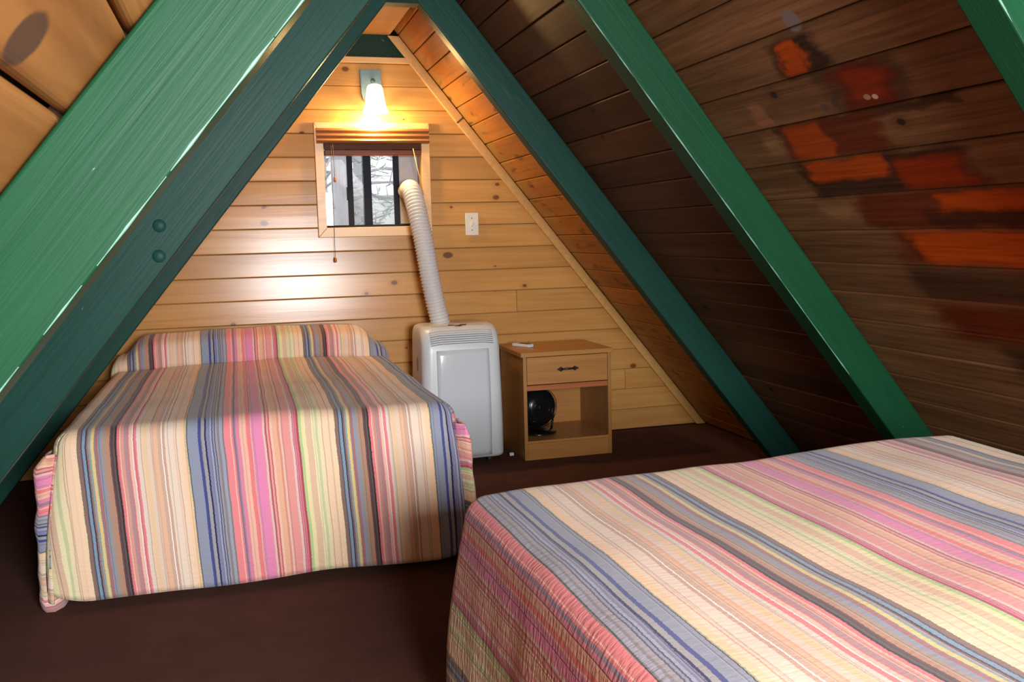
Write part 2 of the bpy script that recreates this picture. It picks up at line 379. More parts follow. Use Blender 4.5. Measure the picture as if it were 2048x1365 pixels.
bm = bmesh.new(); box(bm, -1.6, 2.9, YF-.1, YB+.1, -.06, 0)
floor = from_bm('floor', bm, M['carpet']); tag(floor, kind='structure')

seams_r = [.012, .128, .243, .358, .463, .576, .691, .804, .920, 1.039, 1.161, 1.278, 1.398, 1.516, 1.636, 1.751, 1.867, 1.981, 2.100, 2.216, 2.333, 2.450, 2.566, 2.683, 2.800, 2.884]
seams_l = [.016, .132, .249, .365, .482, .598, .715, .831, .948, 1.065, 1.181, 1.298, 1.414, 1.531, 1.647, 1.764, 1.880, 1.997, 2.113, 2.230, 2.346, 2.463, 2.579, 2.696, 2.812, 2.884]
seams_l0 = [s+.022 for s in seams_l[:-1]]+[2.886]
bays = {-1: [(YF, 1.178), (1.178, 2.55), (2.55, 3.695), (3.695, YB)], 1: [(YF, 1.30), (1.30, 2.55), (2.55, 3.695), (3.695, YB)]}
def board_mesh(x0, x1, t0, t1, ch=.0045, th=.028, jit=0.0):
    g = .0012
    if ch > .006:
        g = .0022; r = .011; ar = [(r*(1-math.cos(a*math.pi/8)), -r*(1-math.sin(a*math.pi/8))+jit) for a in range(5)]
        pr = [(t0+g, -th)]+[(t0+g+a, b) for a, b in ar]+[(t1-g-a, b) for a, b in ar[::-1]]+[(t1-g, -th)]
        return prism(bmesh.new(), pr, 'x', x0, x1)
    pr = [(t0+g, -th), (t0+g, -ch+jit), (t0+g+ch*.35, -ch*.35+jit), (t0+g+ch, jit), (t1-g-ch, jit), (t1-g-ch*.35, -ch*.35+jit), (t1-g, -ch+jit), (t1-g, -th)]
    return prism(bmesh.new(), pr, 'x', x0, x1)
for side, nm in ((-1, 'wall_left'), (1, 'wall_right')):
    mw = roof_mat(side)
    bm = bmesh.new()
    xa, xb = (YF-.1, YB+.1) if side == 1 else (-YB-.1, -YF+.1)
    box(bm, xa, xb, -.0, 2.97, -.09, -.0285)
    w = from_bm(nm, bm, M['dark_gap'], mw=mw); tag(w, kind='structure')
    for bi, (ya, yb) in enumerate(bays[side]):
        sm = seams_r if side == 1 else (seams_l0 if bi == 0 else seams_l)
        mat = {-1: ['roof_pale', 'roof_mid', 'roof_dark', 'roof_orange'], 1: ['roof_dark', 'roof_stained', 'roof_dark', 'roof_orange']}[side][bi]
        for i in range(len(sm)-1):
            x0, x1 = (ya+.001, yb-.001) if side == 1 else (-yb+.001, -ya-.001)
            ch = .009 if (side == -1 and bi < 2) else .0045
            from_bm('plank', board_mesh(x0, x1, sm[i], sm[i+1], ch, .028, R.uniform(-.0012, .0008)), M[mat], w)

# flat board under the ridge, between the far rafters and the gable
bm = bmesh.new(); box(bm, XR-.114, XR+.114, 3.735, YB, .972+H, .972+H+.02, .002)
tag(from_bm('ceiling', bm, M['pine_trim']), kind='structure')

# ------------------------------------------------------------------ gable wall with window
zs = [0.006, .115, .227, .338, .448, .562, .678, .793, .905, 1.019, 1.135, 1.248, 1.362, 1.475, 1.588, 1.703, 1.817, 1.925, 2.04]
WX0, WX1, WZ0, WZ1 = .427, .905, 1.135, 1.545
bm = bmesh.new()
for (x0, x1, z0, z1) in ((-1.3, WX0-.02, 0, 2.3), (WX1+.02, 2.6, 0, 2.3), (WX0-.02, WX1+.02, 0, WZ0-.02), (WX0-.02, WX1+.02, WZ1+.02, 2.3)):
    prism(bm, [(x0, z0), (x1, z0), (x1, z1), (x0, z1)], 'y', YB+.022, YB+.15)
wall = from_bm('wall_far', bm, M['dark_gap']); tag(wall, kind='structure')
def wall_plank(z0, z1, xl, xr):
    """xl/xr: functions of z. crowned face, small chamfers"""
    g = .0006; c = .0036; tilt = R.uniform(-.0012, .0012)
    tp = .0042+tilt
    prof = [(z0+g, .020), (z0+g, c), (z0+g+c, 0), (z0+(z1-z0)*.5, tp*.5-.0002), (z1-g-c, tp), (z1-g, c+tp), (z1-g, .020)]
    bm = bmesh.new()
    A = [bm.verts.new((xl(z), YB+d, z)) for z, d in prof]; B = [bm.verts.new((xr(z), YB+d, z)) for z, d in prof]
    n = len(prof); bm.faces.new(A[::-1]); bm.faces.new(B)
    for i in range(n):
        f = bm.faces.new((A[i], A[(i+1) % n], B[(i+1) % n], B[i])); f.smooth = False
    return bm
for i in range(len(zs)-1):
    z0, z1 = zs[i], zs[i+1]
    L = lambda z: roof_x(-1, z)+.004
    Rr = lambda z: roof_x(1, z)-.004
    if 1.1 < z0 < 1.58:
        from_bm('plank', wall_plank(z0, z1, L, lambda z: WX0-.012), M['pine'], wall)
        from_bm('plank', wall_plank(z0, z1, lambda z: WX1+.012, Rr), M['pine'], wall)
    elif i == 6:
        from_bm('plank', wall_plank(z0, z1, L, lambda z: 1.385), M['pine'], wall)
        from_bm('plank', wall_plank(z0, z1, lambda z: 1.387, Rr), M['pine'], wall)
    elif i == 2:
        from_bm('plank', wall_plank(z0, z1, L, lambda z: 1.99), M['pine'], wall)
        from_bm('plank', wall_plank(z0, z1, lambda z: 1.992, Rr), M['pine'], wall)
    else: from_bm('plank', wall_plank(z0, z1, L, Rr), M['pine'], wall)

# trims on the gable
for side, nm in ((1, 'trim_1'), (-1, 'trim_2')):
    mw = roof_mat(side); bm = bmesh.new()
    ta, tb = .31, 2.885
    xa, xb = (YB-.020, YB+.002) if side == 1 else (-YB-.002, -YB+.020)
    wd = .045
    pr = [(ta, .003), (ta-wd*1.24*.0, .003), (tb, .003), (tb-wd*.80, wd), (ta+.056, wd)]
    pr = [(.251, .003), (tb, .003), (tb-wd*.80, wd), (.251-.036, wd)]
    prism(bm, pr, 'x', xa, xb); bmesh.ops.bevel(bm, geom=[e for e in bm.edges], offset=.002, segments=1, affect='EDGES')
    X = Vector((side*CS, 0, -SN)); Z = Vector((-side*SN, 0, -CS))
    tag(from_bm(nm, bm, M['pine_trim_s'] if 'pine_trim_s' in M else M['pine_trim'], mw=mw), kind='structure')
zt0, zt1 = .836+H, .864+H
bm = bmesh.new(); prism(bm, [(roof_x(-1, zt0)+.05, zt0), (roof_x(1, zt0)-.055, zt0), (roof_x(1, zt1)-.055, zt1), (roof_x(-1, zt1)+.05, zt1)], 'y', YB-.020, YB+.004)
bmesh.ops.bevel(bm, geom=bm.edges[:], offset=.0025, segments=1, affect='EDGES')
tag(from_bm('trim_3', bm, M['pine_trim']), kind='structure')
zg1 = .970+H
bm = bmesh.new(); prism(bm, [(roof_x(-1, zt1)+.01, zt1+.001), (roof_x(1, zt1)-.058, zt1+.001), (roof_x(1, zg1)-.058, zg1), (roof_x(-1, zg1)+.01, zg1)], 'y', YB-.012, YB+.002)
tag(from_bm('trim_4', bm, M['green_plate']), kind='structure')

# gable behind the camera, with the glazed opening that lights the room
bm = bmesh.new()
OX0, OX1, OZ0, OZ1 = .15, 1.09, .75, 1.63
for pts in ([(-1.16, 0), (OX0, 0), (OX0, roof_z0 := ZA-1.24*(XR-OX0))], [(OX1, 0), (2.47, 0), (OX1, ZA-1.24*(OX1-XR))], [(OX0, 0), (OX1, 0), (OX1, OZ0), (OX0, OZ0)], [(OX0, OZ1), (OX1, OZ1), (OX1, ZA-1.24*(OX1-XR)), (XR, ZA), (OX0, max(OZ1+.01, ZA-1.24*(XR-OX0)))]):
    prism(bm, pts, 'y', YF-.08, YF)
tag(from_bm('wall_near', bm, M['pine']), kind='structure')
w2 = empty('window_2', (0, YF, 0)); tag(w2, kind='structure')
for (x0, x1, z0, z1) in ((OX0, OX0+.04, OZ0, OZ1), (OX1-.04, OX1, OZ0, OZ1), (OX0+.04, OX1-.04, OZ0, OZ0+.04), (OX0+.04, OX1-.04, OZ1-.04, OZ1)):
    boxo('frame', x0, x1, -.06, .01, z0, z1, M['pine_trim'], w2)
boxo('pane', OX0+.04, OX1-.04, -.035, -.030, OZ0+.04, OZ1-.04, M['glass'], w2, 0)

# ------------------------------------------------------------------ window_1 in the far gable
w1 = empty('window_1', (0, YB, 0)); tag(w1, kind='structure')
def win(name, x0, x1, y0, y1, z0, z1, mat, bev=.0015, par=None): return boxo(name, x0, x1, y0, y1, z0, z1, M[mat], par or w1, bev)
def casing(pts):
    bm = prism(bmesh.new(), pts, 'y', -.020, -.0005); bmesh.ops.bevel(bm, geom=bm.edges[:], offset=.002, segments=1, affect='EDGES')
    return from_bm('casing', bm, M['pine_trim'], w1)
a0, a1, b0, b1 = .385, .947, 1.088, 1.640
casing([(a0, b0), (WX0, WZ0), (WX0, WZ1), (a0, b1)]); casing([(a1, b0), (a1, b1), (WX1, WZ1), (WX1, WZ0)])
casing([(a0, b0), (a1, b0), (WX1, WZ0), (WX0, WZ0)]); casing([(a0, b1), (WX0, WZ1), (WX1, WZ1), (a1, b1)])
win('jamb', WX0-.018, WX0, 0, .15, WZ0, WZ1, 'pine_trim'); win('jamb', WX1, WX1+.018, 0, .15, WZ0, WZ1, 'pine_trim')
win('sill', WX0, WX1, 0, .15, WZ0-.018, WZ0, 'pine_trim'); win('head_jamb', WX0, WX1, 0, .15, WZ1, WZ1+.018, 'pine_trim')
win('track', WX0, WX1, .085, .135, WZ0, WZ0+.012, 'black_frame'); win('track', WX0, WX1, .085, .135, WZ1-.012, WZ1, 'black_frame')
zb, zc = WZ0+.012, WZ1-.012
st = win('stile', .547, .574, .090, .110, zb, zc, 'black_frame'); win('latch', .541, .549, .080, .092, 1.27, 1.335, 'black_frame', .002, st)
win('stile', .627, .669, .112, .132, zb, zc, 'black_frame'); win('stile', .781, .806, .100, .125, zb, zc, 'black_frame')
win('pane', WX0, .547, .120, .123, zb, zc, 'glass', 0); win('pane', .574, .627, .100, .103, zb, zc, 'glass', 0); win('pane', .669, .781, .116, .119, zb, zc, 'glass', 0)

# filler panel that closes the slid-open part of the window round the hose
vp = empty('vent_panel', (.853, YB+.10, WZ0+.012)); tag(vp, 'tall light grey plastic filler panel closing the right end of the window', 'vent panel')
pn = boxo('panel', -.046, .051, -.010, .012, 0, .386, M['panel_grey'], vp, .003)
bm = lathe(bmesh.new(), [(.041, 0), (.041, .030), (.036, .030), (.036, 0)], 32, Vector((0, -1, 0)), Vector((-.014, -.009, .166))); from_bm('collar', bm, M['cream_plastic'], vp)

# wooden blind, raised
bl = empty('wooden_blind', (.668, YB, 1.55)); tag(bl, 'raised brown wooden blind with moulded valance across the window top', 'blind')
def molding(x0, x1, prof):
    return prism(bmesh.new(), prof, 'x', x0, x1)
pf = [(-.020, -.012)]
z = -.012
for k in range(3):   # three rolls of the valance
    zz0 = -.012+k*.0245
    for a in range(7):
        th = math.pi*a/6; pf.append((-.036-.011*math.sin(th)-(.004 if k == 0 else 0), zz0+.003+.0185*a/6))
    pf.append((-.034, zz0+.0235))
pf += [(-.020, .062)]
from_bm('valance', molding(-.274, .274, pf), M['blind'], bl)
for k in range(7):
    from_bm('slat', box(bmesh.new(), -.236, .238, -.010, .034, -.005-.0048*k-.0032, -.005-.0048*k, .0008), M['blind_dark'], bl)
from_bm('bottom_rail', box(bmesh.new(), -.236, .238, -.012, .036, -.066, -.040, .003), M['blind_dark'], bl)
from_bm('rail_edge', box(bmesh.new(), -.236, .238, -.0125, .036, -.0675, -.0665, .0003), M['tassel'], bl)
def cord(x0, x1, y0, y1, z0, z1, mat='string', r=.0011):
    return from_bm('cord', tube(bmesh.new(), [(x0, y0, z0), ((x0+x1)/2, (y0+y1)/2, (z0+z1)/2), (x1, y1, z1)], r, 6), M[mat], bl)
def tassel(x, y, z):
    return from_bm('tassel', lathe(bmesh.new(), [(0, .014), (.003, .0135), (.0055, .008), (.0068, -.002), (.0062, -.010), (.004, -.013), (0, -.013)], 14, Vector((0, 0, 1)), Vector((x, y, z))), M['tassel'], bl)
cord(-.199, -.196, -.040, -.040, -.012, 1.380-1.55); tassel(-.196, -.040, 1.366-1.55)
cord(-.207, -.209, -.040, -.030, -.012, .993-1.55); tassel(-.209, -.030, .979-1.55)
cord(.192, .236, -.038, -.042, -.036, 1.287-1.55, 'straw', .0022)

# ------------------------------------------------------------------ green rafters
def rafter(side, y0, y1, depth, mat, label, extra=None):
    X = Vector((side*CS, 0, -SN)); Z = Vector((-side*SN, 0, -CS)); Y = Z.cross(X)
    mw = Matrix(((X.x, Y.x, Z.x, XR), (X.y, Y.y, Z.y, 0), (X.z, Y.z, Z.z, ZA), (0, 0, 0, 1)))
    ya, yb = (y0, y1) if side == -1 else (-y1, -y0)
    g = .0035 if side == 1 else .0035
    tb = (ZA-.002)/SN
    pr = [(g*SN/CS+.004, g), (tb-g*CS/SN, g), (tb-depth*CS/SN, depth), (depth*SN/CS+.004, depth)]
    bm = bmesh.new()
    prism(bm, [(p[0], p[1]) for p in pr], 'y', 0, 1)
    for v in bm.verts: v.co = Vector((v.co.x, ya+v.co.y*(yb-ya), v.co.z))
    bmesh.ops.bevel(bm, geom=[e for e in bm.edges if abs((e.verts[0].co-e.verts[1].co).x) > 1], offset=.0045, segments=3, affect='EDGES', profile=.5)
    o = from_bm('rafter', bm, M[mat], mw=mw)
    yn = ya if side == -1 else yb          # the face towards the room's near end
    if extra and 'edge_glint' in extra:  # thin pale strip added along the arris as a painted highlight
        ta_, tb_ = extra['edge_glint']; n_ = 40
        e = from_bm('glint_strip', tube(bmesh.new(), [(ta_+(tb_-ta_)*k/n_, yn+(.0022 if side == -1 else -.0022), depth-.0022) for k in range(n_+1)], [.0011+.0014*abs(mnoise.noise(Vector((k*.35, side*3, y0))))+.0008*(k % 3 == 0) for k in range(n_+1)], 6), M['edge_glint'], o)
        e['label'] = 'pale strip painted in as the highlight along the rafter edge'
    for t_b, d_b in (extra or {}).get('bolts', ()):
        from_bm('bolt_head', lathe(bmesh.new(), [(0, .0055), (.008, .0048), (.014, .0025), (.017, -.0005)], 18, Vector((0, -1 if side == -1 else 1, 0)), Vector((t_b, yn, d_b))), M[mat], o)
    return tag(o, label, 'rafter', 'green painted roof rafters')
rafter(-1, 1.10, 1.18, .122, 'green', 'broad bright green rafter nearest the camera on the left slope', {'edge_glint': (.25, 1.75)})
rafter(-1, 2.51, 2.59, .122, 'green_teal', 'dark teal rafter second from camera on the left slope, two painted round bumps midway', {'bolts': ((1.402, .052), (1.464, .095))})
rafter(-1, 3.665, 3.735, .127, 'green_teal', 'darkest left rafter, just in front of the pine gable wall and behind the striped bed')
rafter(1, 1.245, 1.325, .120, 'green', 'green rafter cutting the upper right corner, nearest camera on the right slope', {'edge_glint': (.6, 2.2)})
rafter(1, 2.51, 2.59, .118, 'green', 'green rafter in the middle of the right slope beside the red stained planks', {'edge_glint': (.3, 2.0)})
rafter(1, 3.665, 3.735, .127, 'green_teal', 'far right rafter, dark teal, next to the orange planks by the gable trim')
zc0 = .880+H; hw0 = (ZA-.1915-zc0)/1.24
ct = bmesh.new()
prism(ct, [(XR-hw0-.001, zc0), (XR+hw0+.001, zc0), (XR+.0015, ZA-.1915-.001), (XR-.0015, ZA-.1915-.001)], 'y', 3.667, 3.733)
tag(from_bm('collar_plate', ct, M['green_plate']), 'small dark green plate joining the far pair of rafters under the ridge', 'collar plate')

# ------------------------------------------------------------------ wall lamp
wl = empty('wall_lamp', (.668, YB, 1.75)); tag(wl, 'lit wall lamp with white bell shade above the window', 'lamp')
bm = prism(bmesh.new(), [(-.052, .142), (.050, .142), (.052, .06), (.046, -.004), (-.042, -.004), (-.048, .03)], 'y', -.022, -.0015)
bmesh.ops.bevel(bm, geom=bm.edges[:], offset=.004, segments=2, affect='EDGES'); from_bm('backplate', bm, M['teal_metal'], wl)
from_bm('arm', tube(bmesh.new(), [(.006, -.020, .085), (.006, -.055, .088), (.006, -.088, .078), (.006, -.094, .055)], .0075, 10), M['teal_metal'], wl)
bm = lathe(bmesh.new(), [(0, .060), (.018, .060), (.030, .056), (.037, .045), (.041, .020), (.046, -.020), (.053, -.050), (.064, -.072), (.061, -.073), (.050, -.050), (.043, -.020), (.038, .020), (.033, .043), (0, .052)], 40, Vector((0, 0, 1)), Vector((.006, -.095, 0)))
from_bm('shade', bm, M['lamp_glass'], wl)
pl = bpy.data.lights.new('bulb', 'POINT'); pl.energy = 16; pl.color = (1, .66, .26); pl.shadow_soft_size = .028
plo = bpy.data.objects.new('lamp_bulb_light', pl); COL.objects.link(plo); plo.location = (.674, YB-.095, 1.655)

# light switch
sw = empty('light_switch', (1.120+.0355, YB, 1.138)); tag(sw, 'cream toggle light switch on the pine wall right of the window', 'switch')
pt = boxo('plate', -.035, .035, -.007, -.0015, -.057, .057, M['cream_plastic'], sw, .003, 2)
boxo('toggle', -.005, .005, -.018, -.007, -.010, .012, M['cream_plastic'], sw, .002)
for zz in (-.030, .030): from_bm('screw', lathe(bmesh.new(), [(0, .0012), (.003, .0008), (.0034, 0)], 10, Vector((0, -1, 0)), Vector((0, -.007, zz))), M['grey_plastic'], sw)

# ------------------------------------------------------------------ portable air conditioner
ac = empty('portable_air_conditioner', (.985, 4.245, 0), math.radians(1.0)); tag(ac, 'white portable air conditioner with ribbed hose standing between bed and nightstand', 'air conditioner')
def rrect(hw, y0, y1, r, n=6):
    pts = []
    for cx, cy, a0 in ((hw-r, y1-r, 0), (-hw+r, y1-r, 90), (-hw+r, y0+r, 180), (hw-r, y0+r, 270)):
        for k in range(n+1):
            a = math.radians(a0+90*k/n); pts.append((cx+r*math.cos(a), cy+r*math.sin(a)))
    return pts
def loft(bm, levels):
    rings = [[bm.verts.new((x, y, z)) for x, y in pts] for z, pts in levels]
    for a, b in zip(rings, rings[1:]):
        n = len(a)
        for i in range(n): bm.faces.new((a[i], a[(i+1) % n], b[(i+1) % n], b[i])).smooth = True
    bm.faces.new(rings[0][::-1]); bm.faces.new(rings[-1]); return bm
lv = []
for z, hw, yf, yb in ((.030, .190, .014, .29), (.036, .195, .006, .295), (.05, .1965, .002, .298), (.20, .1955, .0, .300), (.40, .192, .003, .300), (.540, .1890, .006, .298), (.575, .188, .010, .297), (.600, .1875, .018, .296), (.625, .1865, .032, .294), (.645, .184, .052, .291), (.656, .178, .078, .286), (.662, .166, .11, .278)):
    lv.append((z, rrect(hw, yf, yb, .045 if z < .64 else .055)))
from_bm('body', loft(bmesh.new(), lv), M['white_plastic'], ac)
# glossy door, slightly proud
bm = bmesh.new()
NXD, NZD = 12, 20
V = [[bm.verts.new((-.126+.252*a/NXD, -.0205+(-.126+.252*a/NXD)**2/2.0+(.045+.508*b/NZD-.25)**2/5.6, .045+.508*b/NZD)) for a in range(NXD+1)] for b in range(NZD+1)]
for a, b in zip(V, V[1:]):
    for i in range(NXD): bm.faces.new((a[i], a[i+1], b[i+1], b[i])).smooth = True
r_ = bmesh.ops.extrude_face_region(bm, geom=bm.faces[:])
for v in r_['geom']:
    if isinstance(v, bmesh.types.BMVert): v.co.y += .030
t_ = NT('glossy_white_door'); M['door'] = t_.done((.60, .63, .645, 1), .10, .5)
from_bm('front_panel', bm, M['door'], ac)
# outlet louvres on the sloping shoulder
def shoulder(z):
    pts = [(.555, .0065), (.575, .010), (.600, .018), (.625, .032), (.645, .052), (.656, .078), (.662, .11)]
    for (za, ya), (zb_, yb_) in zip(pts, pts[1:]):
        if za <= z <= zb_: return ya+(yb_-ya)*(z-za)/(zb_-za)
    return pts[-1][1]
for k in range(7):
    z = .583+.0095*k
    pts = []
    for i in range(13):
        x = -.150+.300*i/12
        sag = max(0, abs(x)-.10)*.12
        pts.append((x, shoulder(z-sag)-.001, z-sag))
    from_bm('louvre', tube(bmesh.new(), pts, .0017, 5), M['grey_plastic'] if k < 5 else M['panel_grey'], ac)
cp = boxo('control_strip', -.128, .122, .080, .100, .652, .6600, M['panel_grey'], ac, .002)
cp.rotation_euler = (0, 0, 0)
bm = bmesh.new(); pts = [(-.045, 0), (.045, 0)]+[(.045*math.cos(a*math.pi/10), -.019*math.sin(a*math.pi/10)) for a in range(1, 10)]
prism(bm, [(p[0]+.0, p[1]+.098) for p in pts], 'z', .655, .6635); cpd = from_bm('display', bm, M['bronze'], ac)
boxo('button', -.018, .010, .086, .093, .6635, .6645, M['panel_grey'], cpd, .001)
# side grip
bm = lathe(bmesh.new(), [(0, .004), (.012, .004), (.016, .001), (.018, -.002)], 16, Vector((-1, 0, 0)), Vector((-.1885, .13, .48)))
for v in bm.verts: v.co.z = .48+(v.co.z-.48)*2.6
from_bm('grip', bm, M['grey_plastic'], ac)
for sx in (-.13, .13):
    for sy in (.06, .24): from_bm('caster', lathe(bmesh.new(), [(0, -.010), (.015, -.010), (.015, .010), (0, .010)], 14, Vector((1, 0, 0)), Vector((sx, sy, .0152))), M['dark_slot'], ac)
# ribbed exhaust hose
ctrl = [Vector(p) for p in ((.934, 4.47, .630), (.930, 4.475, .665), (.912, 4.49, .76), (.893, 4.505, .88), (.874, 4.535, 1.05), (.856, 4.565, 1.18), (.846, 4.595, 1.252), (.841, 4.635, 1.300), (.840, 4.69, 1.318), (.839, 4.754, 1.313))]
def catmull(P, n):
    out = []
    Q = [P[0]*2-P[1]]+P+[P[-1]*2-P[-2]]
    for i in range(1, len(Q)-2):
        for k in range(n):
            t = k/n; a, b, c, d = Q[i-1], Q[i], Q[i+1], Q[i+2]
            out.append(.5*((2*b)+(c-a)*t+(2*a-5*b+4*c-d)*t*t+(3*b-a-3*c+d)*t**3))
    out.append(P[-1]); return out
path = catmull(ctrl, 40); acc = [0]
for a, b in zip(path, path[1:]): acc.append(acc[-1]+(b-a).length)
NS = 52*8; pts = []; rad = []
j = 0
for k in range(NS+1):
    s = acc[-1]*k/NS
    while j < len(acc)-2 and acc[j+1] < s: j += 1
    f = (s-acc[j])/max(1e-9, acc[j+1]-acc[j]); pts.append(path[j].lerp(path[j+1], f))
    base = .0465 if s < acc[-1]-.13 else .0465-.010*((s-acc[-1]+.13)/.13)**2
    rad.append(base+.0028*math.cos(2*math.pi*k/8))
inv = (Matrix.Translation(ac.location) @ Matrix.Rotation(ac.rotation_euler.z, 4, 'Z')).inverted()
from_bm('exhaust_hose', tube(bmesh.new(), [inv @ p for p in pts], rad, 28), M['hose'], ac)

# ------------------------------------------------------------------ nightstand
NX0, NX1, NY0, NY1, NH = 1.268, 1.722, 4.232, 4.640, .522
ns = empty('nightstand', ((NX0+NX1)/2, NY0, 0)); tag(ns, 'honey oak nightstand with one drawer and an open shelf', 'nightstand')
hw = (NX1-NX0)/2; dp = NY1-NY0
side_l = boxo('side_panel', -hw+.004, -hw+.020, .004, dp-.004, 0, NH-.022, M['oak_v'], ns)
side_r = boxo('side_panel', hw-.020, hw-.004, .004, dp-.004, 0, NH-.022, M['oak_v'], ns)
boxo('face_strip', -hw+.003, -hw+.020, 0, .004, 0, NH-.022, M['oak_v'], ns, .0005); boxo('face_strip', hw-.020, hw-.003, 0, .004, 0, NH-.022, M['oak_v'], ns, .0005)
boxo('top', -hw-.008, hw+.006, -.006, dp, NH-.022, NH, M['oak'], ns, .002)
boxo('back_panel', -hw+.020, hw-.020, dp-.012, dp-.004, 0, NH-.022, M['oak'], ns, 0)
boxo('shelf', -hw+.020, hw-.020, .004, dp-.012, .080, .092, M['oak'], ns, 0)
boxo('plinth', -hw+.0205, hw-.0205, 0, .016, 0, .0795, M['oak'], ns, .001)
boxo('rail', -hw+.0205, hw-.0205, .002, .030, .337, .362, M['red_rail'], ns, .001)
dr = boxo('drawer', -hw+.022, hw-.022, .0, .018, .366, NH-.025, M['oak'], ns, .0015)
boxo('drawer_box', -hw+.035, hw-.035, .018, dp-.05, .372, .47, M['oak'], dr, 0)
hd = bmesh.new()
tube(hd, [(-.034, -.004, 0), (-.026, -.014, .001), (0, -.017, .002), (.026, -.014, .001), (.034, -.004, 0)], [.0035, .0045, .0055, .0045, .0035], 8)
for sx in (-1, 1):
    prism(hd, [(sx*.020, 0), (sx*.034, -.012), (sx*.044, -.007), (sx*.056, 0), (sx*.044, .007), (sx*.034, .012)], 'y', -.005, 0)
hdo = from_bm('handle', hd, M['bronze'], dr); hdo.location = (0, -.0005, .434); hdo.rotation_euler = (0, math.radians(-1), 0)

rc = empty('remote_control', (1.345, 4.475, NH), math.radians(118)); tag(rc, 'small white remote control lying on the nightstand top', 'remote control')
boxo('body', -.060, .060, -.018, .018, .0005, .016, M['white_plastic'], rc, .004, 2)
boxo('button_pad', -.050, .020, -.013, .013, .016, .0172, M['bronze'], rc, .0006)

# black fan heater on the shelf
fn = empty('fan', (1.396, 4.42, .0925)); tag(fn, 'round black fan standing on the open shelf of the nightstand', 'fan')
fn.rotation_euler = (0, 0, math.radians(18))
bm = lathe(bmesh.new(), [(0, -.058), (.035, -.056), (.070, -.046), (.092, -.026), (.099, 0), (.094, .026), (.074, .046), (.040, .055), (0, .057)], 40, Vector((0, -1, 0)), Vector((0, 0, .128)))
from_bm('housing', bm, M['black_gloss'], fn)
g = bmesh.new()
for rr, yy in ((.030, -.058), (.055, -.054), (.078, -.046), (.096, -.032)):
    tube(g, [(rr*math.cos(a*math.pi/16), yy-.002, .128+rr*math.sin(a*math.pi/16)) for a in range(33)], .0018, 5, False)
from_bm('grille', g, M['black_gloss'], fn)
from_bm('stand', tube(bmesh.new(), [(-.085, 0, .004), (-.09, 0, .03), (-.099, 0, .08), (-.1005, 0, .128)], .006, 8), M['black_gloss'], fn)
from_bm('stand', tube(bmesh.new(), [(.085, 0, .004), (.09, 0, .03), (.099, 0, .08), (.1005, 0, .128)], .006, 8), M['black_gloss'], fn)
from_bm('base', lathe(bmesh.new(), [(0, 0), (.092, 0), (.095, .004), (.090, .010), (.03, .018), (0, .018)], 28), M['black_gloss'], fn)

# plug of a cord between the air conditioner and the nightstand
pg = empty('power_plug', (1.235, 4.345, 0)); tag(pg, 'tiny white plug on a dark cord on the carpet left of the nightstand', 'plug')
boxo('plug_body', -.010, .012, -.007, .007, .004, .020, M['white_plastic'], pg, .003, 2)
from_bm('cord', tube(bmesh.new(), [(.010, 0, .010), (.02, .06, .006), (.01, .14, .005), (-.02, .24, .005), (-.03, .31, .006)], .0035, 7), M['dark_slot'], pg)

